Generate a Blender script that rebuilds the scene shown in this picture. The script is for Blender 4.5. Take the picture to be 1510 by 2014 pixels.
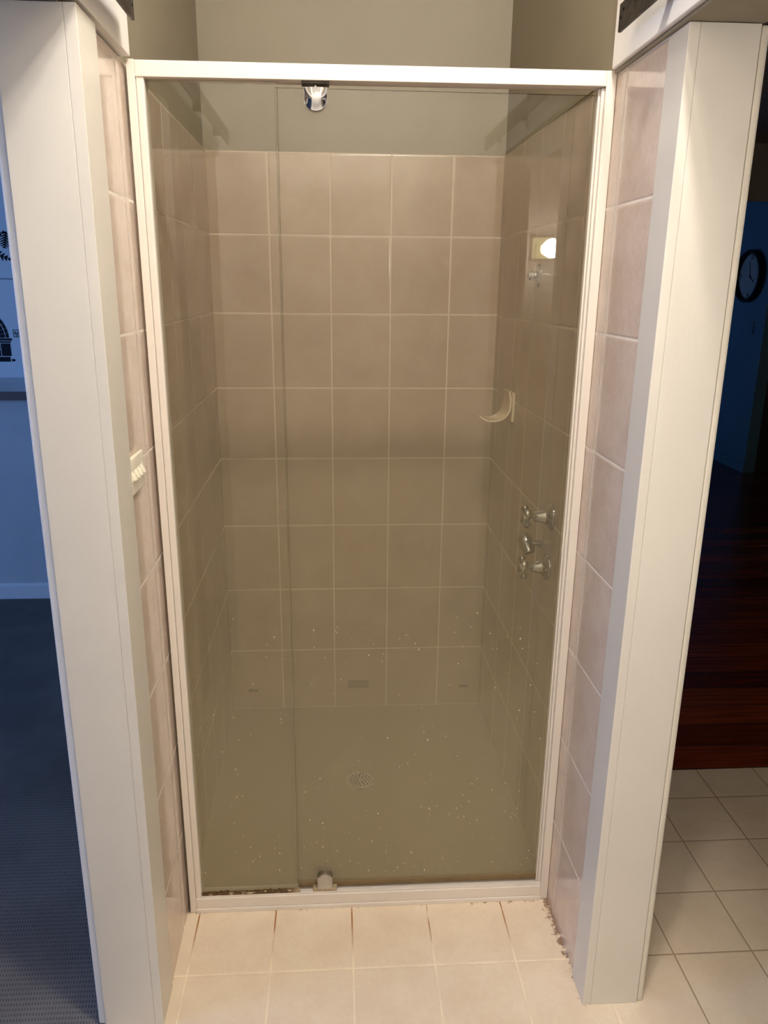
import bpy, bmesh, math, random
from mathutils import Vector, Matrix

for o in list(bpy.data.objects):
    bpy.data.objects.remove(o, do_unlink=True)
scene = bpy.context.scene
COL = scene.collection
random.seed(7)

# ------------------------------------------------------------------ camera
cam_d = bpy.data.cameras.new('camera')
cam = bpy.data.objects.new('camera', cam_d)
COL.objects.link(cam)
RX = Vector((0.99809668, -0.06096131, 0.00931342))
UX = Vector((0.00838995, 0.28385192, 0.95883142))
FX = Vector((0.06109525, 0.95692832, -0.28382312))
m = Matrix.Identity(4)
for i in range(3):
    m[i][0], m[i][1], m[i][2] = RX[i], UX[i], -FX[i]
m.translation = Vector((0.3998, -1.6702, 1.5956))
cam.matrix_world = m
cam_d.sensor_fit = 'VERTICAL'
cam_d.sensor_height = 36.0
cam_d.sensor_width = 27.0
cam_d.lens = 1508.5 / 2014 * 36.0
cam_d.clip_start = 0.02
scene.camera = cam

# ------------------------------------------------------------------ world / exposure
w = bpy.data.worlds.new('world')
scene.world = w
w.use_nodes = True
w.node_tree.nodes['Background'].inputs[0].default_value = (0.05, 0.1, 0.25, 1)
w.node_tree.nodes['Background'].inputs[1].default_value = 0.3
scene.view_settings.view_transform = 'Standard'
scene.view_settings.look = 'None'
scene.view_settings.exposure = 0.0
scene.view_settings.gamma = 1.0
scene.view_settings.use_curve_mapping = False
scene.cycles.max_bounces = 10
scene.cycles.transparent_max_bounces = 16
scene.cycles.caustics_reflective = False
scene.cycles.caustics_refractive = False

# light levels and colours, all lamps
WARM = (1.0, 0.94, 0.865)
BULB_W = 43.0              # each bulb of the ceiling unit over the nook
REAR_FILL_W = 12.0              # each bulb of the added fill unit behind the camera
HALL_W = 12.0               # globe lamp at the end of the hall
BLUE = (0.20, 0.42, 1.0)
BED_W = 84.0               # dusk through the bedroom window
LIVING_W = 7.0             # dusk through the living room window


def area_light(name, loc, target, size, size_y, energy, color):
    d = bpy.data.lights.new(name, 'AREA')
    d.shape = 'RECTANGLE'
    d.size, d.size_y, d.energy, d.color = size, size_y, energy, color
    o = bpy.data.objects.new(name, d)
    COL.objects.link(o)
    o.location = loc
    o.rotation_euler = (Vector(target) - Vector(loc)).to_track_quat('-Z', 'Y').to_euler()
    return o


area_light('bedroom_window_daylight', (-4.0, -1.1, 1.6), (-1.2, 1.0, 1.2), 1.6, 1.3, BED_W, BLUE)
area_light('living_window_daylight', (1.3, 6.4, 1.4), (4.06, 5.6, 1.2), 1.6, 1.4, LIVING_W, BLUE)

# ------------------------------------------------------------------ constants of the place
W = 0.9636      # clear width of the shower opening
DP = 1.016      # depth of the shower
YJ_L, YJ_R = -0.222, -0.243     # where tiles meet the jamb linings
YF = -0.322     # front of the jambs
ZC = 2.98       # bathroom ceiling
XO_L, XO_R = -0.124, 1.085      # outer faces of the side walls
YO = -1.15      # far jamb of the side openings


def wall_x(side, y):            # tiled faces, the nook narrows a little to the back
    return (-0.008 * y / DP) if side == 'L' else W - 0.0114 * y / DP


# ------------------------------------------------------------------ material helpers
def new_mat(name):
    mt = bpy.data.materials.new(name)
    mt.use_nodes = True
    nt = mt.node_tree
    return mt, nt, nt.nodes['Principled BSDF']


def srgb(r, g, b):
    def f(c):
        c /= 255.0
        return c / 12.92 if c <= 0.04045 else ((c + 0.055) / 1.055) ** 2.4
    return (f(r), f(g), f(b), 1)


class NB:
    """small node-building helper"""
    def __init__(self, nt):
        self.nt = nt

    def n(self, t, **kw):
        nd = self.nt.nodes.new(t)
        for k, v in kw.items():
            setattr(nd, k, v)
        return nd

    def link(self, a, b):
        self.nt.links.new(a, b)

    def put(self, sock, v):
        if isinstance(v, bpy.types.NodeSocket):
            self.link(v, sock)
        else:
            sock.default_value = v

    def math(self, op, a, b=None, c=None, clamp=False):
        nd = self.n('ShaderNodeMath', operation=op, use_clamp=clamp)
        self.put(nd.inputs[0], a)
        if b is not None:
            self.put(nd.inputs[1], b)
        if c is not None:
            self.put(nd.inputs[2], c)
        return nd.outputs[0]

    def mix(self, fac, a, b, blend='MIX'):
        nd = self.n('ShaderNodeMix', data_type='RGBA', blend_type=blend)
        self.put(nd.inputs[0], fac)
        self.put(nd.inputs[6], a)
        self.put(nd.inputs[7], b)
        return nd.outputs[2]

    def pos(self):
        if not hasattr(self, '_p'):
            g = self.n('ShaderNodeNewGeometry')
            s = self.n('ShaderNodeSeparateXYZ')
            self.link(g.outputs['Position'], s.inputs[0])
            self._p = (s.outputs[0], s.outputs[1], s.outputs[2])
            self._pv = g.outputs['Position']
        return self._p

    def noise(self, scale, detail=4, rough=0.55, vec=None):
        self.pos()
        nd = self.n('ShaderNodeTexNoise')
        nd.inputs['Scale'].default_value = scale
        nd.inputs['Detail'].default_value = detail
        nd.inputs['Roughness'].default_value = rough
        self.link(vec if vec is not None else self._pv, nd.inputs['Vector'])
        return nd.outputs['Fac']

    def ramp(self, v, lo, hi, a=0.0, b=1.0, smooth=True):
        nd = self.n('ShaderNodeMapRange', interpolation_type='SMOOTHSTEP' if smooth else 'LINEAR')
        self.put(nd.inputs[0], v)
        nd.inputs[1].default_value, nd.inputs[2].default_value = lo, hi
        nd.inputs[3].default_value, nd.inputs[4].default_value = a, b
        return nd.outputs[0]

    def stretch(self, sx, sy, sz):
        self.pos()
        nd = self.n('ShaderNodeVectorMath', operation='MULTIPLY')
        self.link(self._pv, nd.inputs[0])
        nd.inputs[1].default_value = (sx, sy, sz)
        return nd.outputs[0]

    def bump(self, h, strength, dist, bsdf):
        nd = self.n('ShaderNodeBump')
        nd.inputs['Strength'].default_value = strength
        nd.inputs['Distance'].default_value = dist
        self.link(h, nd.inputs['Height'])
        self.link(nd.outputs[0], bsdf.inputs['Normal'])


def paint(name, col, rough=0.45, var=0.04, bump=0.06, spec=0.4):
    mt, nt, b = new_mat(name)
    k = NB(nt)
    n1 = k.noise(3.0, 3)
    dark = tuple(c * (1 - var * 2) for c in col[:3]) + (1,)
    k.put(b.inputs['Base Color'], k.mix(k.ramp(n1, 0.3, 0.7), dark, col))
    b.inputs['Roughness'].default_value = rough
    b.inputs['Specular IOR Level'].default_value = spec
    if bump:
        k.bump(k.noise(1.0, 3, 0.6, k.stretch(220, 220, 40)), bump, 0.002, b)
    return mt


def metal(name, col, rough, metallic=1.0):
    mt, nt, b = new_mat(name)
    k = NB(nt)
    b.inputs['Metallic'].default_value = metallic
    k.put(b.inputs['Base Color'], k.mix(k.noise(60, 3), col, tuple(c * 0.86 for c in col[:3]) + (1,)))
    k.put(b.inputs['Roughness'], k.ramp(k.noise(45, 4), 0.3, 0.7, rough * 0.8, rough * 1.3))
    return mt


def plain(name, col, rough=0.5, spec=0.4, var=0.08, scale=40):
    mt, nt, b = new_mat(name)
    k = NB(nt)
    dark = tuple(c * (1 - var) for c in col[:3]) + (1,)
    k.put(b.inputs['Base Color'], k.mix(k.noise(scale, 4), dark, col))
    b.inputs['Roughness'].default_value = rough
    b.inputs['Specular IOR Level'].default_value = spec
    return mt


def tile_mat(name, au, ou, su, av, ov, sv, tile, tile2, grout, gw, rough, floor_dirt=False, spec=0.75, hall=False):
    mt, nt, b = new_mat(name)
    k = NB(nt)
    p = k.pos()

    def cell(ax, off, size):
        t = k.math('DIVIDE', k.math('SUBTRACT', p[ax], off), size)
        fl = k.math('FLOOR', t)
        fr = k.math('SUBTRACT', t, fl)
        d = k.math('MULTIPLY', k.math('SUBTRACT', 0.5, k.math('ABSOLUTE', k.math('SUBTRACT', fr, 0.5))), size)
        return fl, d
    fu, du = cell(au, ou, su)
    fv, dv = cell(av, ov, sv)
    dmin = k.math('MINIMUM', du, dv)
    g = k.ramp(dmin, gw * 0.35, gw * 0.65, 1, 0)
    comb = k.n('ShaderNodeCombineXYZ')
    k.link(fu, comb.inputs[0])
    k.link(fv, comb.inputs[1])
    wn = k.n('ShaderNodeTexWhiteNoise', noise_dimensions='3D')
    k.link(comb.outputs[0], wn.inputs['Vector'])
    mott = k.math('ADD', k.math('MULTIPLY', k.noise(9, 6, 0.62), 0.75), k.math('MULTIPLY', k.noise(90, 3), 0.25))
    col = k.mix(k.ramp(mott, 0.34, 0.68), tile2, tile)
    col = k.mix(k.math('MULTIPLY', wn.outputs['Value'], 0.13), col, tile2)
    speck = k.ramp(k.noise(420, 2, 0.7), 0.6, 0.75, 0, 0.10)
    col = k.mix(speck, col, tuple(c * 0.5 for c in tile2[:3]) + (1,))
    gcol = k.mix(k.ramp(k.noise(14, 4), 0.4, 0.7), grout, tuple(c * 0.86 for c in grout[:3]) + (1,))
    if floor_dirt:
        x, y, z = p
        # rusty grout close to the sill, getting cleaner towards the room
        rust = k.math('MULTIPLY', k.ramp(y, -0.19, -0.03), k.ramp(k.noise(7, 5), 0.36, 0.55))
        inside = k.math('MULTIPLY', k.ramp(x, W, W + 0.02, 1, 0), k.ramp(y, -0.34, -0.30))
        rust = k.math('MULTIPLY', rust, inside)
        gcol = k.mix(rust, gcol, srgb(158, 104, 44))
        gcol = k.mix(k.ramp(x, 1.02, 1.1), gcol, srgb(172, 150, 122))
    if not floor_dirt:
        # dimmer light painted into tile colour, and grime in grout, inside the shower
        shade_grime = k.math('MULTIPLY', k.ramp(p[1], 0.03, 0.05), k.ramp(k.noise(3, 4), 0.25, 0.7, 0.8, 1.0))
        col = k.mix(k.math('MULTIPLY', shade_grime, 0.62), col, srgb(150, 124, 98))
        gcol = k.mix(k.math('MULTIPLY', shade_grime, 0.70), gcol, srgb(196, 174, 146))
    col = k.mix(g, col, gcol)
    rsock = k.mix(g, (rough, rough, rough, 1), (0.75, 0.75, 0.75, 1))
    if floor_dirt:
        # mould along the sealant of the right return and in the two corners at the sill
        dx = k.math('SUBTRACT', W, x)
        yn = k.math('MULTIPLY', k.ramp(y, -0.325, -0.02, 0.25, 1.0), k.ramp(y, 0.0, 0.005, 1, 0))
        band = k.math('ADD', k.math('MULTIPLY', yn, 0.022), k.math('MULTIPLY', k.math('SUBTRACT', k.noise(55, 6, 0.7), 0.56), 0.11))
        mould = k.math('MULTIPLY', k.ramp(k.math('SUBTRACT', band, dx), -0.004, 0.008), k.ramp(dx, -0.004, 0.0))
        mould = k.math('MULTIPLY', mould, k.ramp(y, -0.34, -0.315))
        dy = k.math('MULTIPLY', y, -1)
        cx = k.ramp(x, 0.55, 0.95, 0.004, 0.012)
        band2 = k.math('ADD', cx, k.math('MULTIPLY', k.math('SUBTRACT', k.noise(70, 6, 0.7), 0.60), 0.09))
        m2 = k.math('MULTIPLY', k.ramp(k.math('SUBTRACT', band2, dy), -0.003, 0.006), k.ramp(y, -0.06, -0.02))
        mould = k.math('MAXIMUM', mould, k.math('MULTIPLY', m2, k.ramp(x, 1.0, W)))
        col = k.mix(k.math('MULTIPLY', mould, 0.85), col, k.mix(k.noise(120, 3), srgb(70, 40, 28), srgb(150, 105, 70)))
    k.put(b.inputs['Base Color'], col)
    k.put(b.inputs['Roughness'], rsock)
    b.inputs['Specular IOR Level'].default_value = spec
    h = k.math('ADD', k.ramp(dmin, gw * 0.3, gw * 1.6), k.math('MULTIPLY', k.noise(14, 3), 0.15))
    k.bump(h, 0.35, 0.0012, b)
    return mt


M = {}
TILE1, TILE2, GROUT = srgb(226, 210, 196), srgb(208, 189, 173), srgb(250, 240, 226)
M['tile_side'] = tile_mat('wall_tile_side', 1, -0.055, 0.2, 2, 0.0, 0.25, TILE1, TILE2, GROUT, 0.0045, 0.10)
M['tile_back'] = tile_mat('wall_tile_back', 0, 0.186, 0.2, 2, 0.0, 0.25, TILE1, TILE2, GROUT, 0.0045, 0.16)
M['tile_floor'] = tile_mat('floor_tile', 0, 0.03, 0.2, 1, 0.003, 0.198, srgb(240, 224, 200), srgb(230, 211, 186),
                           srgb(252, 236, 208), 0.0038, 0.38, floor_dirt=True)
M['shower_base'] = plain('shower_base', srgb(165, 152, 130), 0.45, 0.4, 0.3, 160)
M['wall_beige'] = paint('wall_beige_paint', srgb(150, 141, 122), 0.55)
M['white_paint'] = paint('white_gloss_paint', srgb(224, 219, 208), 0.38, 0.02, 0.10)
M['soft_white'] = paint('white_header_paint', srgb(244, 240, 236), 0.5, 0.02)
M['ceiling'] = paint('ceiling_paint', srgb(230, 226, 218), 0.7, 0.02)
M['bed_wall'] = paint('bedroom_wall_paint', srgb(205, 208, 210), 0.6)
M['bed_trim'] = paint('bedroom_trim_paint', srgb(235, 235, 235), 0.45, 0.02)
M['hall_wall'] = paint('hall_wall_paint', srgb(105, 150, 175), 0.6)
M['dark_wall'] = paint('dark_hall_paint', srgb(70, 66, 60), 0.6)
M['hall_ceiling'] = paint('hall_ceiling_paint', srgb(190, 180, 165), 0.7)
M['frame_white'] = plain('powder_coat_white', srgb(230, 222, 212), 0.35, 0.5, 0.03)
M['chrome'] = metal('chrome', (0.42, 0.42, 0.43, 1), 0.07)
M['dull_chrome'] = metal('water_spotted_chrome', (0.52, 0.50, 0.48, 1), 0.28)
M['dark_metal'] = metal('dark_bronze_steel', srgb(62, 54, 46), 0.45, 0.55)
M['black'] = plain('black_plastic', srgb(18, 18, 18), 0.5)
M['hole'] = plain('dark_hole', srgb(6, 6, 6), 0.9, 0.1)
M['ceramic'] = plain('white_ceramic', srgb(236, 220, 198), 0.12, 0.55, 0.02)
M['switch_plastic'] = plain('switch_plastic', srgb(245, 238, 218), 0.22, 0.5, 0.02)
M['grey_plate'] = plain('grey_plate', srgb(120, 112, 92), 0.5)
M['rubber'] = plain('grey_rubber', srgb(95, 85, 70), 0.7)
M['clear_seal'] = plain('aged_seal', srgb(128, 108, 72), 0.35, 0.5, 0.3, 60)
M['canvas'] = plain('canvas_white', srgb(236, 238, 240), 0.7, 0.2, 0.03)
M['ink'] = plain('ink_dark', srgb(34, 36, 44), 0.7, 0.2, 0.5, 120)
M['ledge_edge'] = plain('ledge_edge_timber', srgb(110, 92, 88), 0.5)
M['clock_face'] = plain('clock_face', srgb(190, 200, 200), 0.6, 0.2, 0.03)
M['lamp_plate'] = plain('lamp_plate_cream', srgb(225, 218, 170), 0.35)


def sill_seal():
    mt, nt, b = new_mat('mouldy_sealant')
    k = NB(nt)
    x, y, z = k.pos()
    f = k.ramp(k.noise(1, 6, 0.7, k.stretch(45, 90, 90)), 0.30, 0.44)
    f = k.math('MULTIPLY', f, k.ramp(x, 0.30, 0.26, 0.55, 1.0))
    k.put(b.inputs['Base Color'], k.mix(f, srgb(232, 214, 178), k.mix(k.noise(160, 3), srgb(40, 28, 12), srgb(112, 78, 32))))
    b.inputs['Roughness'].default_value = 0.35
    return mt


M['mouldy_seal'] = sill_seal()


def carpet_mat():
    mt, nt, b = new_mat('woven_carpet')
    k = NB(nt)
    x, y, z = k.pos()
    # rows of short slanted stitches
    row = k.math('DIVIDE', y, 0.0135)
    fr = k.math('FRACT', row)
    ri = k.math('FLOOR', row)
    u = k.math('ADD', k.math('ADD', k.math('DIVIDE', x, 0.0068), k.math('MULTIPLY', ri, 0.37)), k.math('MULTIPLY', fr, 0.6))
    fu = k.math('FRACT', u)
    st = k.math('MULTIPLY', k.ramp(k.math('ABSOLUTE', k.math('SUBTRACT', fr, 0.5)), 0.18, 0.34, 1, 0),
                k.ramp(k.math('ABSOLUTE', k.math('SUBTRACT', fu, 0.5)), 0.14, 0.3, 1, 0))
    base = k.mix(k.ramp(k.noise(2.2, 4), 0.35, 0.65), srgb(112, 108, 106), srgb(130, 126, 122))
    k.put(b.inputs['Base Color'], k.mix(k.math('MULTIPLY', st, 0.55), base, srgb(70, 68, 70)))
    b.inputs['Roughness'].default_value = 0.95
    b.inputs['Specular IOR Level'].default_value = 0.1
    k.bump(k.math('SUBTRACT', k.noise(600, 2), st), 0.6, 0.004, b)
    return mt


M['carpet'] = carpet_mat()


def timber_mat():
    mt, nt, b = new_mat('dark_timber_boards')
    k = NB(nt)
    x, y, z = k.pos()
    t = k.math('DIVIDE', k.math('SUBTRACT', y, 0.548), 0.135)
    fl = k.math('FLOOR', t)
    fr = k.math('FRACT', t)
    wn = k.n('ShaderNodeTexWhiteNoise', noise_dimensions='1D')
    k.link(fl, wn.inputs['W'])
    gr = k.noise(1, 6, 0.6, k.stretch(3, 60, 60))
    c = k.mix(wn.outputs['Value'], srgb(96, 38, 18), srgb(150, 70, 34))
    c = k.mix(k.ramp(gr, 0.3, 0.7, 0, 0.55), c, srgb(66, 22, 10))
    seam = k.ramp(k.math('ABSOLUTE', k.math('SUBTRACT', fr, 0.5)), 0.485, 0.495)
    c = k.mix(seam, c, srgb(20, 8, 5))
    k.put(b.inputs['Base Color'], c)
    b.inputs['Roughness'].default_value = 0.22
    k.bump(seam, 0.4, -0.002, b)
    return mt


M['timber'] = timber_mat()


def glass_mat():
    """clear toughened glass with soap scum that thickens towards the floor"""
    mt, nt, b = new_mat('soapy_glass')
    k = NB(nt)
    nt.nodes.remove(b)
    out = [n for n in nt.nodes if n.type == 'OUTPUT_MATERIAL'][0]
    x, y, z = k.pos()
    tr = k.n('ShaderNodeBsdfTransparent')
    tr.inputs[0].default_value = (0.84, 0.835, 0.795, 1)
    gl = k.n('ShaderNodeBsdfGlossy')
    gl.inputs['Roughness'].default_value = 0.015
    gl.inputs['Color'].default_value = (1, 1, 1, 1)
    fr = k.n('ShaderNodeFresnel')
    fr.inputs['IOR'].default_value = 1.5
    mx = k.n('ShaderNodeMixShader')
    g = k.n('ShaderNodeNewGeometry')
    front = k.math('SUBTRACT', 1.0, g.outputs['Backfacing'])
    k.link(k.math('MULTIPLY', fr.outputs[0], front), mx.inputs[0])
    k.link(tr.outputs[0], mx.inputs[1])
    k.link(gl.outputs[0], mx.inputs[2])
    scum = k.n('ShaderNodeBsdfDiffuse')
    scum.inputs[0].default_value = srgb(238, 228, 192)
    tl = k.n('ShaderNodeBsdfTranslucent')
    tl.inputs[0].default_value = srgb(238, 228, 192)
    ms = k.n('ShaderNodeMixShader')
    ms.inputs[0].default_value = 0.35
    k.link(scum.outputs[0], ms.inputs[1])
    k.link(tl.outputs[0], ms.inputs[2])
    n1 = k.noise(2.6, 5)
    n2 = k.noise(1, 5, 0.6, k.stretch(28, 28, 2.0))
    n3 = k.noise(260, 3, 0.7)
    zz = k.math('ADD', z, k.math('MULTIPLY', k.math('SUBTRACT', n1, 0.5), 0.25))
    hz = k.math('ADD', k.ramp(zz, 1.7, 0.85, 0.02, 0.11), k.ramp(zz, 0.95, 0.25, 0.0, 0.115))
    hz = k.math('MULTIPLY', hz, k.ramp(n2, 0.2, 0.8, 0.94, 1.06))
    hz = k.math('MULTIPLY', hz, k.ramp(n3, 0.2, 0.8, 0.93, 1.07))
    ny = k.n('ShaderNodeSeparateXYZ')
    k.link(g.outputs['Normal'], ny.inputs[0])
    face = k.math('GREATER_THAN', k.math('ABSOLUTE', ny.outputs[1]), 0.7)
    hz = k.math('MULTIPLY', hz, face)
    m2 = k.n('ShaderNodeMixShader')
    k.link(hz, m2.inputs[0])
    k.link(mx.outputs[0], m2.inputs[1])
    k.link(ms.outputs[0], m2.inputs[2])
    # the cut edges of the pane look dark green-brown
    ed = k.n('ShaderNodeBsdfGlossy')
    ed.inputs['Color'].default_value = srgb(105, 96, 70)
    ed.inputs['Roughness'].default_value = 0.3
    m3 = k.n('ShaderNodeMixShader')
    k.link(face, m3.inputs[0])
    k.link(ed.outputs[0], m3.inputs[1])
    k.link(m2.outputs[0], m3.inputs[2])
    k.link(m3.outputs[0], out.inputs[0])
    return mt


M['glass'] = glass_mat()
M['droplet'] = plain('water_droplet', srgb(225, 212, 180), 0.1, 0.8, 0.02)


def glow(name, col, strength):
    mt, nt, b = new_mat(name)
    b.inputs['Base Color'].default_value = (0.9, 0.85, 0.75, 1)
    b.inputs['Emission Color'].default_value = col
    b.inputs['Emission Strength'].default_value = strength
    return mt


M['bulb'] = glow('lit_bulb', (1.0, 0.86, 0.66, 1), 14.0)
M['globe'] = glow('lit_globe', (1.0, 0.9, 0.72, 1), 26.0)

# ------------------------------------------------------------------ mesh helpers


def bm_new():
    return bmesh.new()


def box(bm, x0, x1, y0, y1, z0, z1, bevel=0.0, seg=2):
    x0, x1 = min(x0, x1), max(x0, x1)
    y0, y1 = min(y0, y1), max(y0, y1)
    z0, z1 = min(z0, z1), max(z0, z1)
    t = bmesh.new()
    vs = [t.verts.new(p) for p in [(x0, y0, z0), (x1, y0, z0), (x1, y1, z0), (x0, y1, z0),
                                   (x0, y0, z1), (x1, y0, z1), (x1, y1, z1), (x0, y1, z1)]]
    for f in [(0, 3, 2, 1), (4, 5, 6, 7), (0, 1, 5, 4), (1, 2, 6, 5), (2, 3, 7, 6), (3, 0, 4, 7)]:
        t.faces.new([vs[i] for i in f])
    if bevel:
        bmesh.ops.bevel(t, geom=list(t.edges), offset=bevel, segments=seg, profile=0.5, affect='EDGES')
    merge(bm, t)


def merge(bm, t, mat=None):
    if mat is not None:
        bmesh.ops.transform(t, matrix=mat, verts=t.verts)
    me = bpy.data.meshes.new('tmp')
    t.to_mesh(me)
    t.free()
    bm.from_mesh(me)
    bpy.data.meshes.remove(me)


def prism(bm, bottom, top, bevel=0.0):
    """bottom and top: matching lists of xyz, counter-clockwise from above"""
    t = bmesh.new()
    a = [t.verts.new(p) for p in bottom]
    b = [t.verts.new(p) for p in top]
    n = len(a)
    t.faces.new(list(reversed(a)))
    t.faces.new(b)
    for i in range(n):
        j = (i + 1) % n
        t.faces.new([a[i], a[j], b[j], b[i]])
    bmesh.ops.recalc_face_normals(t, faces=t.faces)
    if bevel:
        bmesh.ops.bevel(t, geom=list(t.edges), offset=bevel, segments=2, profile=0.5, affect='EDGES')
    merge(bm, t)


def extrude_poly(bm, pts, axis, a, b, bevel=0.0):
    """2-D outline pushed along an axis: axis 1 -> pts are (x,z), axis 0 -> (y,z), axis 2 -> (x,y)"""
    def p3(p, v):
        return {0: (v, p[0], p[1]), 1: (p[0], v, p[1]), 2: (p[0], p[1], v)}[axis]
    prism(bm, [p3(p, a) for p in pts], [p3(p, b) for p in pts], bevel)


def lathe(bm, prof, origin, axis, n=32, cap=True):
    """prof: list of (distance along axis, radius)"""
    ax = Vector(axis).normalized()
    s = ax.orthogonal().normalized()
    u = ax.cross(s)
    t = bmesh.new()
    rings = []
    o = Vector(origin)
    for d, r in prof:
        rings.append([t.verts.new(o + ax * d + (s * math.cos(2 * math.pi * i / n) + u * math.sin(2 * math.pi * i / n)) * max(r, 1e-5)) for i in range(n)])
    for a, b in zip(rings, rings[1:]):
        for i in range(n):
            j = (i + 1) % n
            t.faces.new([a[i], a[j], b[j], b[i]])
    if cap:
        t.faces.new(list(reversed(rings[0])))
        t.faces.new(rings[-1])
    bmesh.ops.recalc_face_normals(t, faces=t.faces)
    merge(bm, t)


def sphere(bm, c, r, su=16, sv=10, scale=(1, 1, 1)):
    t = bmesh.new()
    bmesh.ops.create_uvsphere(t, u_segments=su, v_segments=sv, radius=r)
    merge(bm, t, Matrix.Translation(c) @ Matrix.Diagonal((scale[0], scale[1], scale[2], 1)))


def obj(name, bm, mat, parent=None, smooth=False, angle=35):
    me = bpy.data.meshes.new(name)
    bm.to_mesh(me)
    bm.free()
    me.materials.append(mat)
    o = bpy.data.objects.new(name, me)
    COL.objects.link(o)
    if smooth:
        for p in me.polygons:
            p.use_smooth = True
        try:
            me.set_sharp_from_angle(angle=math.radians(angle))
        except Exception:
            pass
    if parent is not None:
        o.parent = parent
        o.matrix_parent_inverse = Matrix.Translation(-parent.location)
    return o


def thing(name, label, cat, loc, group=None):
    o = bpy.data.objects.new(name, None)
    COL.objects.link(o)
    o.location = loc
    o.empty_display_size = 0.05
    o['label'] = label
    o['category'] = cat
    if group:
        o['group'] = group
    return o


def struct(name, bm, mat, label=None, cat=None, smooth=False):
    o = obj(name, bm, mat, None, smooth)
    o['kind'] = 'structure'
    if label:
        o['label'] = label
    if cat:
        o['category'] = cat
    return o


def sbox(name, mat, *a, label=None, cat=None, bevel=0.0):
    bm = bm_new()
    box(bm, *a, bevel=bevel)
    return struct(name, bm, mat, label, cat)


# ------------------------------------------------------------------ floors
YT = 0.548
bm = bm_new()
box(bm, -0.13, W + 0.0, -3.1, 0.0, -0.1, 0.0)
box(bm, W, 6.6, -3.1, YT, -0.1, 0.0)
struct('floor', bm, M['tile_floor'], 'square beige floor tiles in front of the shower and in the hall on the right', 'floor')
sbox('floor_shower', M['shower_base'], -0.13, W, 0.0, DP + 0.1, -0.1, -0.001,
     label='speckled grey beige shower base behind the glass', cat='floor')
sbox('floor_left', M['carpet'], -4.2, -0.13, -3.6, 2.8, -0.1, -0.002,
     label='dark blue grey carpet with rows of stitches in the left room', cat='carpet')
sbox('floor_right', M['timber'], W, 6.6, YT, 8.1, -0.1, 0.003,
     label='dark red timber floorboards beyond the hall tiles on the right', cat='floor')

# ------------------------------------------------------------------ shower walls
bm = bm_new()
prism(bm, [(-0.008, DP, 0), (XO_L, DP, 0), (XO_L, YJ_L, 0), (0, YJ_L, 0)],
      [(-0.008, DP, 2.0), (XO_L, DP, 2.0), (XO_L, YJ_L, 2.0), (0, YJ_L, 2.0)])
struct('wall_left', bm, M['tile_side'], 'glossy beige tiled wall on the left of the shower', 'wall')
bm = bm_new()
prism(bm, [(XO_R, DP, 0), (W - 0.0114, DP, 0), (W, YJ_R, 0), (XO_R, YJ_R, 0)],
      [(XO_R, DP, 2.0), (W - 0.0114, DP, 2.0), (W, YJ_R, 2.0), (XO_R, YJ_R, 2.0)])
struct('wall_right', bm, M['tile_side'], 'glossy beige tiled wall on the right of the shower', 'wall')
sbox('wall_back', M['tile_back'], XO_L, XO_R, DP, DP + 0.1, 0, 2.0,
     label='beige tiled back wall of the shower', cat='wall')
sbox('wall_back_upper', M['wall_beige'], XO_L, XO_R, DP + 0.002, DP + 0.1, 2.0, ZC,
     label='plain beige wall above the back tiles', cat='wall')
# painted walls above the tiles; beyond the jambs they carry on as headers over the side openings
sbox('wall_left_upper', M['wall_beige'], XO_L, -0.014, YO, DP + 0.002, 2.0, ZC,
     label='painted wall and header over the left opening', cat='wall')
sbox('wall_right_upper', M['wall_beige'], W - 0.008, XO_R, YO, DP + 0.002, 2.0, ZC,
     label='painted wall and header over the right opening', cat='wall')
sbox('wall_left_near', M['soft_white'], XO_L, 0.0, -3.0, YO, 0, ZC)
sbox('wall_right_near', M['soft_white'], W, XO_R, -3.0, YO, 0, ZC)
sbox('wall_front', M['soft_white'], XO_L, XO_R, -3.1, -3.0, 0, ZC)
sbox('ceiling', M['ceiling'], XO_L, XO_R, -3.1, DP + 0.1, ZC, ZC + 0.08)


# ------------------------------------------------------------------ jambs (trim), slightly out of plumb
def jamb(name, xb0, xb1, xt0, xt1, y0, y1, mat, label, z1=2.0, bevel=0.0007):
    bm = bm_new()
    prism(bm, [(xb0, y0, 0), (xb1, y0, 0), (xb1, y1, 0), (xb0, y1, 0)],
          [(xt0, y0, z1), (xt1, y0, z1), (xt1, y1, z1), (xt0, y1, z1)], bevel)
    return struct(name, bm, mat, label, 'trim')


ZJ = 1.999
jamb('trim_1', -0.0155, 0.003, -0.0055, 0.014, YF, YJ_L, M['white_paint'], 'white jamb lining edging the left tiled return', ZJ)
jamb('trim_2', -0.123, -0.0158, -0.111, -0.0058, YF, -0.225, M['white_paint'], 'wide white wall end on the left of the shower', ZJ)
jamb('trim_3', -0.1425, -0.1238, -0.1305, -0.1118, YF + 0.010, -0.24, M['bed_trim'], 'narrow architrave edge on the far side of the left wall end', ZJ, 0.005)
jamb('trim_4', 0.957, 0.9755, 0.962, 0.9805, YF, YJ_R, M['white_paint'], 'white jamb lining edging the right tiled return', ZJ)
jamb('trim_5', 0.9758, 1.085, 0.9808, 1.080, YF, -0.24, M['white_paint'], 'wide white wall end on the right of the shower', ZJ)
jamb('trim_6', 1.0866, 1.101, 1.0816, 1.0965, YF + 0.0025, -0.25, M['white_paint'], 'narrow architrave edge on the far side of the right wall end', ZJ, 0.005)
# white backing boards for the two sliding door tracks
sbox('trim_7', M['soft_white'], -0.014, 0.016, YO, -0.006, 2.006, 2.20, label='white board under the left door track', cat='trim', bevel=0.002)
sbox('trim_8', M['soft_white'], W - 0.017, W - 0.008, YO, -0.006, 2.006, 2.20, label='white board under the right door track', cat='trim', bevel=0.002)


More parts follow.
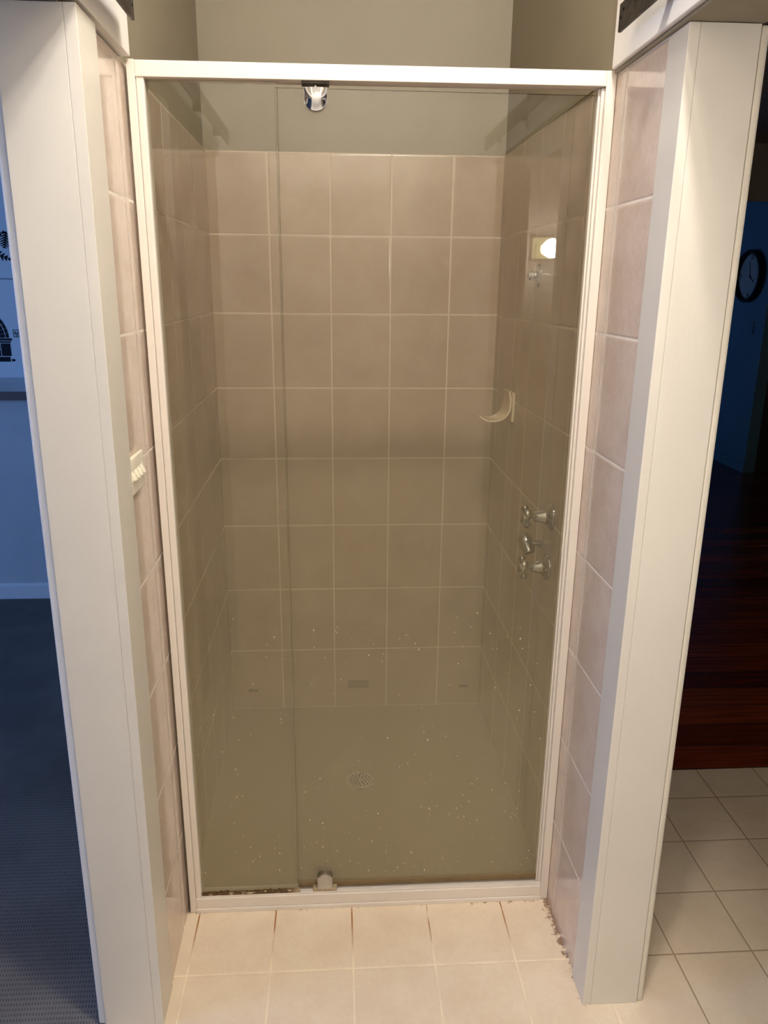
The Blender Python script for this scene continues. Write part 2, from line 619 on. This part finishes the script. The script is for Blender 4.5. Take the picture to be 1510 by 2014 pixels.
# ------------------------------------------------------------------ bedroom on the left
sbox('wall_bedroom_low', M['bed_wall'], -4.2, XO_L, 2.18, 2.75, 0, 1.05, label='low blue grey wall under the ledge in the left room', cat='wall')
sbox('wall_bedroom_back', M['bed_wall'], -4.2, XO_L, 2.702, 2.80, 1.05, 2.7)
sbox('wall_bedroom_side', M['bed_wall'], XO_L, XO_L + 0.06, DP + 0.1, 2.8, 0, 2.7)
sbox('wall_bedroom_window', M['bed_wall'], -4.3, -4.2, -3.6, 2.8, 0, 2.7)
sbox('wall_bedroom_front', M['bed_wall'], -4.2, XO_L, -3.6, -3.5, 0, 2.7)
sbox('ceiling_left', M['ceiling'], -4.3, XO_L, -3.6, 2.8, 2.7, 2.78)
bm = bm_new()
prism(bm, [(-4.2, 2.165, 0), (XO_L, 2.165, 0), (XO_L, 2.18, 0), (-4.2, 2.18, 0)],
      [(-4.2, 2.165, 0.07), (XO_L, 2.165, 0.07), (XO_L, 2.18, 0.082), (-4.2, 2.18, 0.082)])
struct('baseboard_left', bm, M['bed_trim'], 'pale skirting board in the left room', 'baseboard')
bm = bm_new()
box(bm, -4.2, XO_L, 2.145, 2.70, 1.056, 1.087, 0.002)
struct('trim_9', bm, M['bed_trim'], 'pale ledge along the wall of the left room', 'ledge')
sbox('trim_10', M['ledge_edge'], -4.2, XO_L, 2.128, 2.145, 1.046, 1.086, label='brown front edge of the ledge', cat='trim')


# ------------------------------------------------------------------ hall on the right
sbox('wall_hall_clock', M['hall_wall'], 4.06, 4.16, 4.86, 8.0, 0, 2.7, label='dark blue wall carrying the clock', cat='wall')
sbox('wall_hall_dark', M['dark_wall'], 4.161, 6.6, 4.86, 4.96, 0, 2.7, label='dark wall at the far right edge', cat='wall')
sbox('wall_hall_header', M['hall_ceiling'], XO_R, 4.06, 4.80, 4.90, 2.33, 2.7, label='brown header above the clock wall', cat='wall')
sbox('trim_11', M['hall_ceiling'], XO_R, 4.06, 4.78, 4.80, 2.27, 2.345, label='moulding under the hall header', cat='trim', bevel=0.006)
sbox('wall_hall_far', M['hall_wall'], XO_R, 4.16, 8.0, 8.1, 0, 2.7)
sbox('wall_hall_right', M['dark_wall'], 6.6, 6.7, -1.98, 4.96, 0, 2.7)
sbox('wall_hall_left', M['hall_wall'], XO_R - 0.1, XO_R, DP + 0.1, 8.0, 0, 2.7)
sbox('wall_hall_near', M['hall_ceiling'], XO_R, 6.6, -1.98, -1.88, 0, 2.7)
sbox('ceiling_right', M['hall_ceiling'], XO_R, 6.7, -1.98, 8.1, 2.7, 2.78)
sbox('baseboard_right', M['hall_wall'], 4.045, 4.06, 4.845, 8.0, 0.003, 0.10, label='pale blue skirting under the clock wall', cat='baseboard')

# ------------------------------------------------------------------ shower screen
scr = thing('shower_screen', 'white framed glass shower screen with pivot door between the tiled returns', 'shower screen', (0.482, 0.02, 0))
XL0, XL1 = 0.005, 0.036
XR0, XR1 = 0.9315, 0.9605
# jambs with a wall channel step on the room side
bm = bm_new()
box(bm, XL0, 0.0205, 0.0, 0.042, 0.0, 2.004, 0.0012)
box(bm, 0.0205, XL1, 0.003, 0.040, 0.0, 1.977, 0.003)
obj('frame_jamb', bm, M['frame_white'], scr)
bm = bm_new()
box(bm, 0.9405, XR1, 0.0, 0.042, 0.0, 2.006, 0.0012)
box(bm, 0.9345, 0.9405, 0.008, 0.036, 0.04, 1.977, 0.0015)
box(bm, XR0 - 0.001, 0.9345, 0.016, 0.032, 0.04, 1.977, 0.001)
obj('frame_jamb', bm, M['frame_white'], scr)
bm = bm_new()
prism(bm, [(0.0205, 0.0, 1.974), (0.9405, 0.0, 1.978), (0.9405, 0.042, 1.978), (0.0205, 0.042, 1.974)],
      [(0.0205, 0.0, 2.003), (0.9405, 0.0, 2.006), (0.9405, 0.042, 2.006), (0.0205, 0.042, 2.003)], 0.0015)
obj('frame_head', bm, M['frame_white'], scr)
bm = bm_new()
box(bm, 0.0205, 0.9405, -0.004, 0.046, 0.0, 0.012, 0.001)
box(bm, 0.0205, 0.9405, 0.0, 0.042, 0.012, 0.043, 0.002)
box(bm, 0.0205, 0.9405, 0.004, 0.012, 0.043, 0.048, 0.001)
obj('frame_sill', bm, M['frame_white'], scr)


def pane(name, x0, x1, y0, y1, z0, z1, parent):
    bm = bm_new()
    box(bm, x0, x1, y0, y1, z0, z1)
    return obj(name, bm, M['glass'], parent)


fixed = pane('fixed_panel', 0.034, 0.289, 0.013, 0.019, 0.046, 1.976, scr)
door = pane('door_panel', 0.284, 0.9315, 0.022, 0.028, 0.064, 1.966, scr)


def droplets(parent, x0, x1, y, n, seed):
    rnd = random.Random(seed)
    bm = bm_new()
    for _ in range(n):
        z = 0.09 + 0.75 * rnd.random() ** 1.25
        x = x0 + (x1 - x0) * rnd.random()
        r = 0.0006 + 0.0013 * rnd.random() ** 2.5
        sphere(bm, (x, y, z), r, 6, 4, (0.8, 0.5, 1.2 + rnd.random() * (1.6 if rnd.random() < .15 else .4)))
    o = obj('droplets', bm, M['droplet'], parent, True)
    o['kind'] = 'stuff'
    o['label'] = 'pale water droplets dried on the glass'


droplets(fixed, 0.045, 0.275, 0.0128, 60, 3)
droplets(door, 0.295, 0.92, 0.0218, 230, 4)
# bead of old sealant along the foot of the fixed pane and door seal strip
bm = bm_new()
for i in range(34):
    x = 0.036 + i * 0.0076
    box(bm, x, x + 0.0080, 0.0045, 0.0125 + 0.001 * random.random(), 0.046, 0.053 + 0.005 * random.random(), 0.0012, 1)
obj('sealant_bead', bm, M['mouldy_seal'], scr)
bm = bm_new()
box(bm, 0.290, 0.9315, 0.0195, 0.0305, 0.050, 0.066, 0.001)
obj('door_seal', bm, M['clear_seal'], scr)

# pivot hinges
hx = 0.3645
h1 = bm_new()
pts = []
for i in range(25):
    a = math.pi + math.pi * i / 24
    pts.append((hx + 0.0225 * math.cos(a), 1.943 + 0.0200 * math.sin(a)))
pts = [(hx - 0.0225, 1.966)] + pts + [(hx + 0.0225, 1.966)]
# gently bowed front: three stacked slices
t = h1
extrude_poly(t, pts, 1, 0.012, 0.022)
top_hinge = obj('pivot_hinge', h1, M['chrome'], scr, True, 40)
bm = bm_new()
N, K = 24, 9
rows = []
for j in range(K + 1):
    row = []
    for i in range(N + 1):
        u = -1 + 2 * i / N
        v = j / K
        zlow = 1.943 - 0.0195 * math.sqrt(max(0, 1 - u * u))
        zz = 1.9655 + (zlow - 1.9655) * v
        yy = 0.012 - 0.0065 * (1 - abs(u) ** 2.6) * (0.55 + 0.45 * math.sin(math.pi * min(1, v * 1.0 + 0.08)))
        row.append(bm.verts.new((hx + 0.0222 * u, yy, zz)))
    rows.append(row)
for a, b in zip(rows, rows[1:]):
    for i in range(N):
        try:
            bm.faces.new([a[i], b[i], b[i + 1], a[i + 1]])
        except ValueError:
            pass
bmesh.ops.remove_doubles(bm, verts=bm.verts, dist=1e-6)
bmesh.ops.recalc_face_normals(bm, faces=bm.faces)
obj('hinge_cover', bm, M['chrome'], top_hinge, True, 60)
bm = bm_new()
box(bm, hx - 0.027, hx + 0.027, 0.006, 0.034, 1.9705, 1.9755, 0.0008)
obj('hinge_plate', bm, M['dark_metal'], top_hinge)
bm = bm_new()
lathe(bm, [(0, 0.0035), (0.008, 0.0035)], (hx, 0.0165, 1.9645), (0, 0, 1), 16)
obj('pivot_pin', bm, M['dull_chrome'], top_hinge, True)

hb = 0.3595
bm = bm_new()
pts = [(hb - 0.0205, 0.056), (hb + 0.0205, 0.056)]
for i in range(17):
    a = math.radians(20) + math.radians(140) * i / 16
    pts.append((hb + 0.0218 * math.cos(a), 0.0855 + 0.0165 * math.sin(a)))
extrude_poly(bm, pts, 1, 0.002, 0.022, 0.0022)
bot_hinge = obj('pivot_hinge', bm, M['dull_chrome'], scr, True, 40)
bm = bm_new()
box(bm, hb - 0.032, hb + 0.032, 0.004, 0.030, 0.0485, 0.0575, 0.002)
obj('hinge_plate', bm, M['mouldy_seal'], bot_hinge)


# ------------------------------------------------------------------ taps and fittings on the right shower wall
def tap(loc, label):
    x, y, z = loc
    t = thing('shower_tap', label, 'tap', loc, None)
    ax = (-1, 0, 0)
    bm = bm_new()
    lathe(bm, [(0, 0.0355), (0.004, 0.0362), (0.008, 0.0345), (0.012, 0.0285), (0.016, 0.0215), (0.020, 0.0182)], loc, ax, 36)
    obj('flange', bm, M['chrome'], t, True)
    bm = bm_new()
    lathe(bm, [(0.019, 0.0184), (0.046, 0.0125), (0.048, 0.0108)], loc, ax, 32)
    obj('bell_cover', bm, M['chrome'], t, True)
    bm = bm_new()
    lathe(bm, [(0.046, 0.0045), (0.062, 0.0045)], loc, ax, 20)
    obj('spindle', bm, M['chrome'], t, True)
    bm = bm_new()
    c = Vector((x - 0.068, y, z))
    lathe(bm, [(-0.010, 0.007), (-0.008, 0.0095), (0.007, 0.0098), (0.010, 0.008), (0.012, 0.005)], c, ax, 24)
    for k in range(4):
        a = math.pi / 4 + k * math.pi / 2 + 0.1
        d = Vector((0, math.cos(a), math.sin(a)))
        lathe(bm, [(0.006, 0.0055), (0.013, 0.0045), (0.018, 0.0078), (0.022, 0.0100), (0.026, 0.0102), (0.030, 0.0075), (0.032, 0.002)], c, d, 18)
    obj('cross_handle', bm, M['chrome'], t, True)
    return t


tap((wall_x('R', 0.222), 0.222, 1.018), 'upper chrome cross handle tap on the right shower wall')
tap((wall_x('R', 0.222), 0.222, 0.878), 'lower chrome cross handle tap on the right shower wall')

# hand shower bracket between the taps
by, bz = 0.385, 0.888
bx = wall_x('R', by)
t = thing('shower_bracket', 'short chrome hand shower bracket with open end between the two taps', 'shower bracket', (bx, by, bz))
bm = bm_new()
lathe(bm, [(0, 0.012), (0.004, 0.0125), (0.007, 0.008), (0.042, 0.007)], (bx, by - 0.085, bz + 0.030), (-1, 0, 0), 28)
obj('wall_mount', bm, M['chrome'], t, True)
d = Vector((0.22, -0.60, -0.77)).normalized()
o0 = Vector((bx - 0.044, by - 0.075, bz + 0.040))
bm = bm_new()
lathe(bm, [(-0.016, 0.002), (-0.013, 0.012), (-0.006, 0.0175), (0.006, 0.0200), (0.036, 0.0182), (0.042, 0.0170), (0.042, 0.0105), (0.012, 0.0095)], o0, d, 30)
obj('holder', bm, M['chrome'], t, True)
bm = bm_new()
lathe(bm, [(0.0125, 0.0094), (0.034, 0.0099)], o0, d, 20)
obj('socket', bm, M['hole'], t)

# capped shower outlet high on the wall
sy, sz = 0.505, 1.624
sx = wall_x('R', sy)
t = thing('shower_outlet', 'round chrome wall flange with bare pipe stub high on the right shower wall', 'shower outlet', (sx, sy, sz))
bm = bm_new()
lathe(bm, [(0, 0.031), (0.003, 0.0315), (0.007, 0.029), (0.010, 0.020), (0.011, 0.0125)], (sx, sy, sz), (-1, 0, 0), 36)
obj('flange', bm, M['dull_chrome'], t, True)
bm = bm_new()
lathe(bm, [(0.010, 0.011), (0.017, 0.011), (0.0175, 0.0128), (0.024, 0.0128), (0.0245, 0.009), (0.029, 0.009), (0.0292, 0.0065), (0.020, 0.0062)], (sx, sy, sz), (-1, 0, 0), 24)
obj('pipe_stub', bm, M['dull_chrome'], t, True)
bm = bm_new()
lathe(bm, [(0.0205, 0.006), (0.0215, 0.006)], (sx, sy, sz), (-1, 0, 0), 20)
obj('pipe_bore', bm, M['hole'], t)

# ceramic soap dish
dy, dz = 0.735, 1.235
dxw = wall_x('R', dy)
t = thing('soap_dish', 'white ceramic scoop shaped soap dish on the right shower wall', 'soap dish', (dxw, dy, dz))
bm = bm_new()
box(bm, dxw - 0.010, dxw, dy - 0.056, dy + 0.056, dz - 0.050, dz + 0.044, 0.004, 3)
obj('back_plate', bm, M['ceramic'], t, True)
bm = bm_new()
# scoop: a thick curved leaf that leaves the plate at its top, sweeps down and out to a tip
prof = [(-0.014, 0.042), (-0.010, 0.022), (-0.0095, 0.001), (-0.013, -0.020), (-0.024, -0.037), (-0.042, -0.046), (-0.062, -0.0475), (-0.080, -0.043), (-0.095, -0.034)]
cur = []
for i in range(len(prof) - 1):
    p0, p1 = Vector(prof[max(i - 1, 0)]), Vector(prof[i])
    p2, p3 = Vector(prof[i + 1]), Vector(prof[min(i + 2, len(prof) - 1)])
    for q in range(4):
        u = q / 4
        cur.append(0.5 * ((2 * p1) + (p2 - p0) * u + (2 * p0 - 5 * p1 + 4 * p2 - p3) * u * u + (3 * p1 - p0 - 3 * p2 + p3) * u ** 3))
cur.append(Vector(prof[-1]))
NV, NU = len(cur) - 1, 16
inner, outer = [], []
for j, c2 in enumerate(cur):
    v = j / NV
    wd = 0.050 * math.sin(math.pi * (0.16 + 0.84 * v * 0.985)) ** 0.55
    tg = (cur[min(j + 1, NV)] - cur[max(j - 1, 0)]).normalized()
    nr = Vector((tg.y, -tg.x))                      # towards the outside of the bend
    if nr.x > 0 and j < 3:
        nr = nr
    ri, ro = [], []
    for i in range(NU + 1):
        u = -1 + 2 * i / NU
        lift = 0.007 * abs(u) ** 2.4 * math.sin(math.pi * min(1, v + 0.1)) if v < 0.95 else 0.0
        a2 = c2 + Vector((-0.35, 0.9)) * lift
        ri.append(bm.verts.new((dxw - 0.004 + a2.x, dy + u * wd, dz + a2.y)))
        b2 = a2 + (-nr if (Vector((-0.5, 0.5)).dot(nr) > 0) else nr) * 0.005
        ro.append(bm.verts.new((dxw - 0.004 + b2.x, dy + u * (wd + 0.0015), dz + b2.y)))
    inner.append(ri)
    outer.append(ro)
for g in (inner, outer):
    for a1, b1 in zip(g, g[1:]):
        for i in range(NU):
            bm.faces.new([a1[i], a1[i + 1], b1[i + 1], b1[i]])
for j in range(NV):
    for i in (0, NU):
        bm.faces.new([inner[j][i], inner[j + 1][i], outer[j + 1][i], outer[j][i]])
for j in (0, NV):
    for i in range(NU):
        bm.faces.new([inner[j][i], inner[j][i + 1], outer[j][i + 1], outer[j][i]])
bmesh.ops.recalc_face_normals(bm, faces=bm.faces)
obj('scoop', bm, M['ceramic'], t, True, 60)

# floor waste
t = thing('floor_drain', 'round metal drain grate in the middle of the shower floor', 'drain', (0.470, 0.545, 0))
bm = bm_new()
lathe(bm, [(-0.001, 0.048), (0.002, 0.048), (0.003, 0.046), (0.003, 0.040), (0.0015, 0.039), (0.0015, 0.0001)], (0.470, 0.545, 0), (0, 0, 1), 40)
obj('rim', bm, M['dull_chrome'], t, True)
bm = bm_new()
for ring, cnt in ((0.012, 6), (0.022, 11), (0.032, 16)):
    for i in range(cnt):
        a = 2 * math.pi * i / cnt
        lathe(bm, [(0.0012, 0.0036), (0.0020, 0.0036)], (0.470 + ring * math.cos(a), 0.545 + ring * math.sin(a), 0), (0, 0, 1), 10)
obj('grate_holes', bm, M['hole'], t)

# small plate and two pads low on the back wall
bm = bm_new()
box(bm, 0.437, 0.517, DP - 0.005, DP, 0.082, 0.114, 0.001)
o = obj('cover_plate', bm, M['grey_plate'])
o['label'] = 'small grey rectangular plate low on the back shower wall'
o['category'] = 'plate'
for nm, px, lab in (('wall_stop', 0.070, 'small dark rubber stop low on the back shower wall, left of the grey plate'),
                    ('wall_stop', 0.892, 'small dark rubber stop low on the back shower wall, right of the grey plate')):
    bm = bm_new()
    box(bm, px - 0.018, px + 0.018, DP - 0.008, DP, 0.078, 0.087, 0.003)
    o = obj(nm, bm, M['rubber'])
    o['label'] = lab
    o['category'] = 'wall stop'
    o['group'] = 'rubber stops on the back shower wall'

# ------------------------------------------------------------------ light switch on the left tiled return
t = thing('light_switch', 'cream four gang light switch plate on the left tiled return', 'light switch', (0, -0.176, 1.236))
bm = bm_new()
box(bm, 0.0, 0.009, -0.234, -0.118, 1.199, 1.273, 0.004, 3)
obj('switch_plate', bm, M['switch_plastic'], t, True)
for i in range(4):
    y = -0.210 + i * 0.0225
    bm = bm_new()
    box(bm, 0.0085, 0.0105, y - 0.008, y + 0.008, 1.227, 1.247, 0.0008)
    prism(bm, [(0.0100, y - 0.0045, 1.229), (0.0180, y - 0.0045, 1.2315), (0.0180, y + 0.0045, 1.2315), (0.0100, y + 0.0045, 1.229)],
          [(0.0100, y - 0.0045, 1.245), (0.0125, y - 0.0045, 1.2435), (0.0125, y + 0.0045, 1.2435), (0.0100, y + 0.0045, 1.245)], 0.0008)
    obj('rocker', bm, M['switch_plastic'], t, True)


# ------------------------------------------------------------------ sliding door tracks on the header boards
def track(side, label):
    s = 1 if side == 'L' else -1
    xb = 0.016 if side == 'L' else W - 0.017          # face of the board
    xr = 0.052 if side == 'L' else W - 0.050          # face of the rail nearest the middle of the room
    y_end = -0.108 if side == 'L' else -0.122
    t = thing('door_track', label, 'door track', (xb, y_end, 2.06), 'sliding door tracks on the header boards')
    bm = bm_new()
    box(bm, xr - s * 0.006, xr, YO + 0.02, y_end, 2.037, 2.082, 0.0008)
    obj('rail', bm, M['dark_metal'], t)
    for yy in (-0.285, -0.66, -1.02):
        bm = bm_new()
        lathe(bm, [(0, 0.0125), (abs(xr - s * 0.006 - xb), 0.0125)], (xb, yy, 2.0595), (s, 0, 0), 24)
        st = obj('standoff', bm, M['dark_metal'], t, True)
        bm = bm_new()
        lathe(bm, [(0, 0.0085), (0.003, 0.0085), (0.004, 0.006)], (xr, yy, 2.0595), (s, 0, 0), 6)
        obj('bolt_head', bm, M['black'], st)
    for yy, zz, r in ((y_end - 0.022, 2.068, 0.0028), (y_end - 0.010, 2.058, 0.0025), (y_end - 0.085, 2.068, 0.0065)):
        bm = bm_new()
        lathe(bm, [(0, r), (0.0004, r)], (xr, yy, zz), (s, 0, 0), 16)
        obj('screw_hole', bm, M['hole'], t)


track('L', 'dark metal sliding door track on the white board at upper left')
track('R', 'dark metal sliding door track on the white board at upper right')


# ------------------------------------------------------------------ prints in the left room
def print_thing(label, x0, x1, z0, z1):
    t = thing('canvas_print', label, 'print', ((x0 + x1) / 2, 2.70, z0), 'prints above the ledge')
    bm = bm_new()
    box(bm, x0, x1, 2.676, 2.70, z0, z1, 0.002)
    obj('canvas', bm, M['canvas'], t)
    return t


YP0, YP1 = 2.6745, 2.6762


def poly(bm, pts):
    extrude_poly(bm, pts, 1, YP0, YP1)


p1 = print_thing('white print with dark palm fronds, the upper print in the left room', -2.10, -1.20, 1.611, 2.42)
p2 = print_thing('white print with dark stone arch standing on the ledge of the left room', -2.10, -1.20, 1.088, 1.605)


def frond(bm, base, tip, width, n):
    b, tp = Vector(base), Vector(tip)
    ax = tp - b
    L = ax.length
    ax.normalize()
    nr = Vector((-ax.y, ax.x))
    for i in range(n):
        f = (i + 0.5) / n
        c0 = b + ax * L * f
        wd = width * math.sin(math.pi * (0.15 + 0.8 * f))
        for s in (1, -1):
            e = c0 + nr * s * wd + ax * wd * 0.6
            h = ax * (L / n * 0.46)
            poly(bm, [tuple(c0 - h), tuple(c0 + h), tuple(e + h * 0.3), tuple(e - h * 0.2)])
    poly(bm, [tuple(b - nr * 0.002), tuple(tp - nr * 0.001), tuple(tp + nr * 0.001), tuple(b + nr * 0.002)])


for args in (((-1.56, 1.76), (-1.31, 1.842), 0.030, 12), ((-1.305, 1.845), (-1.322, 1.762), 0.030, 7),
             ((-1.56, 1.80), (-1.295, 1.705), 0.034, 14), ((-1.50, 2.16), (-1.31, 2.13), 0.028, 10),
             ((-1.70, 1.95), (-1.40, 1.93), 0.040, 14), ((-1.78, 1.80), (-1.60, 2.05), 0.040, 14)):
    bm = bm_new()
    frond(bm, *args)
    obj('palm_frond', bm, M['ink'], p1)

bm = bm_new()
cx, cz = -1.522, 1.303
n = 20
for r0, r1 in ((0.166, 0.150), (0.146, 0.096), (0.092, 0.082)):
    for i in range(n):
        a0, a1 = math.pi * i / n + 0.004, math.pi * (i + 1) / n - 0.004
        poly(bm, [(cx + r1 * math.cos(a0), cz + r1 * math.sin(a0)), (cx + r0 * math.cos(a0), cz + r0 * math.sin(a0)),
                  (cx + r0 * math.cos(a1), cz + r0 * math.sin(a1)), (cx + r1 * math.cos(a1), cz + r1 * math.sin(a1))])
for s in (1, -1):
    def q(x0, x1, z0, z1):
        a, b = sorted((cx + s * x0, cx + s * x1))
        poly(bm, [(a, z0), (b, z0), (b, z1), (a, z1)])
    q(0.080, 0.180, 1.289, 1.301)
    q(0.078, 0.172, 1.277, 1.286)
    q(0.118, 0.168, 1.207, 1.274)
    q(0.082, 0.114, 1.244, 1.274)
    q(0.082, 0.096, 1.207, 1.240)
    q(0.100, 0.114, 1.207, 1.240)
    q(0.070, 0.160, 1.177, 1.203)
    q(0.166, 0.184, 1.179, 1.191)
obj('arch_drawing', bm, M['ink'], p2)
bm = bm_new()
x0, x1, z0, z1 = -1.331, -1.300, 1.307, 1.346
for a in ((x0, x1, z0, z0 + .003), (x0, x1, z1 - .003, z1), (x0, x0 + .003, z0, z1), (x1 - .003, x1, z0, z1),
          (x0 + .008, x0 + .013, z0 + .014, z0 + .030), (x0 + .018, x0 + .023, z0 + .010, z0 + .027), (x0 + .012, x0 + .020, z0 + .005, z0 + .009)):
    poly(bm, [(a[0], a[2]), (a[1], a[2]), (a[1], a[3]), (a[0], a[3])])
obj('stamp', bm, M['ink'], p2)

# ------------------------------------------------------------------ clock and wall plate in the hall
kx, ky, kz, kr = 4.06, 5.185, 1.70, 0.222
t = thing('wall_clock', 'round black rimmed wall clock on the dark blue hall wall', 'clock', (kx, ky, kz))
bm = bm_new()
lathe(bm, [(0, kr), (0.045, kr), (0.052, kr - 0.006), (0.052, kr - 0.024), (0.045, kr - 0.030), (0.012, kr - 0.032), (0.0, kr - 0.04)], (kx, ky, kz), (-1, 0, 0), 56)
obj('rim', bm, M['black'], t, True)
bm = bm_new()
lathe(bm, [(0.002, kr - 0.031), (0.013, kr - 0.031)], (kx, ky, kz), (-1, 0, 0), 56)
obj('face', bm, M['clock_face'], t)


def numeral(txt, hour):
    a = math.radians(90 - hour * 30)
    cu = bpy.data.curves.new('numeral', 'FONT')
    cu.body = txt
    cu.size = 0.060
    cu.align_x = 'CENTER'
    cu.align_y = 'CENTER'
    cu.extrude = 0.0008
    to = bpy.data.objects.new('tmp', cu)
    COL.objects.link(to)
    bpy.context.view_layer.update()
    me = bpy.data.meshes.new_from_object(to.evaluated_get(bpy.context.evaluated_depsgraph_get()))
    bpy.data.objects.remove(to, do_unlink=True)
    # text plane facing -x: text right -> -y when seen from -x side
    rot = Matrix(((0, 0, -1, 0), (-1, 0, 0, 0), (0, 1, 0, 0), (0, 0, 0, 1)))
    pos = Vector((kx - 0.0142, ky - (kr - 0.062) * math.cos(a), kz + (kr - 0.062) * math.sin(a)))
    me.transform(Matrix.Translation(pos) @ rot)
    me.materials.clear()
    me.materials.append(M['ink'])
    o = bpy.data.objects.new('numeral', me)
    COL.objects.link(o)
    o.parent = t
    o.matrix_parent_inverse = Matrix.Translation(-t.location)


for h in (12, 3, 6, 9):
    numeral(str(h), h)


def hand(name, hour, length, wd, off):
    a = math.radians(90 - hour * 30)
    d = Vector((0, -math.cos(a), math.sin(a)))
    nr = Vector((0, -d.z, d.y))
    c = Vector((kx - off, ky, kz))
    bm = bm_new()
    lo = [c - d * 0.02 - nr * wd, c + d * length - nr * wd * 0.6, c + d * length + nr * wd * 0.6, c - d * 0.02 + nr * wd]
    prism(bm, [tuple(p) for p in lo], [tuple(p + Vector((-0.0015, 0, 0))) for p in lo])
    obj(name, bm, M['ink'], t)


hand('hour_hand', 4.2, 0.085, 0.005, 0.0155)
hand('minute_hand', 11.6, 0.125, 0.0035, 0.0175)

t = thing('wall_switch', 'small pale switch plate on the dark blue hall wall under the clock', 'light switch', (4.06, 5.06, 1.265))
bm = bm_new()
box(bm, 4.050, 4.06, 5.06 - 0.036, 5.06 + 0.036, 1.208, 1.322, 0.003)
obj('switch_plate', bm, M['hall_wall'], t)
bm = bm_new()
box(bm, 4.046, 4.051, 5.05, 5.07, 1.255, 1.280, 0.001)
obj('rocker', bm, M['hall_wall'], t)


# ------------------------------------------------------------------ lamps
def point(name, loc, energy, radius, color):
    d = bpy.data.lights.new(name, 'POINT')
    d.energy, d.shadow_soft_size, d.color = energy, radius, color
    o = bpy.data.objects.new(name, d)
    COL.objects.link(o)
    o.location = loc
    return o


def ceiling_unit(lx, ly, watts, label):
    t = thing('ceiling_light', label, 'light', (lx, ly, ZC))
    bm = bm_new()
    box(bm, lx - 0.19, lx + 0.19, ly - 0.13, ly + 0.13, ZC - 0.018, ZC, 0.006)
    obj('housing', bm, M['frame_white'], t)
    for bxx in (lx - 0.065, lx + 0.065):
        bm = bm_new()
        lathe(bm, [(0, 0.02), (0.02, 0.022), (0.035, 0.045), (0.055, 0.05), (0.066, 0.036), (0.07, 0.004)], (bxx, ly, ZC - 0.016), (0, 0, -1), 28)
        obj('bulb', bm, M['bulb'], t, True)
        point('bulb_light', (bxx, ly, ZC - 0.11), watts, 0.045, WARM)


ceiling_unit(0.72, -0.88, BULB_W, 'square white ceiling light unit with two bulbs over the tiled nook')
ceiling_unit(0.50, -2.40, REAR_FILL_W, 'added square white ceiling fill unit with two bulbs, unseen behind the camera')

gx, gy, gz = 1.34, -1.88, 1.755
t = thing('wall_lamp', 'small globe wall lamp on a cream plate at the near end of the hall', 'wall lamp', (gx, gy, gz))
bm = bm_new()
box(bm, gx - 0.060, gx + 0.036, gy, gy + 0.012, gz - 0.043, gz + 0.053, 0.003)
box(bm, gx - 0.060, gx + 0.036, gy + 0.01, gy + 0.022, gz + 0.034, gz + 0.053, 0.003)
box(bm, gx - 0.060, gx + 0.036, gy + 0.01, gy + 0.018, gz - 0.043, gz - 0.032, 0.003)
obj('back_plate', bm, M['lamp_plate'], t)
bm = bm_new()
sphere(bm, (gx, gy + 0.05, gz), 0.030, 24, 16)
obj('globe', bm, M['globe'], t, True)
point('globe_light', (gx, gy + 0.13, gz), HALL_W, 0.04, WARM)
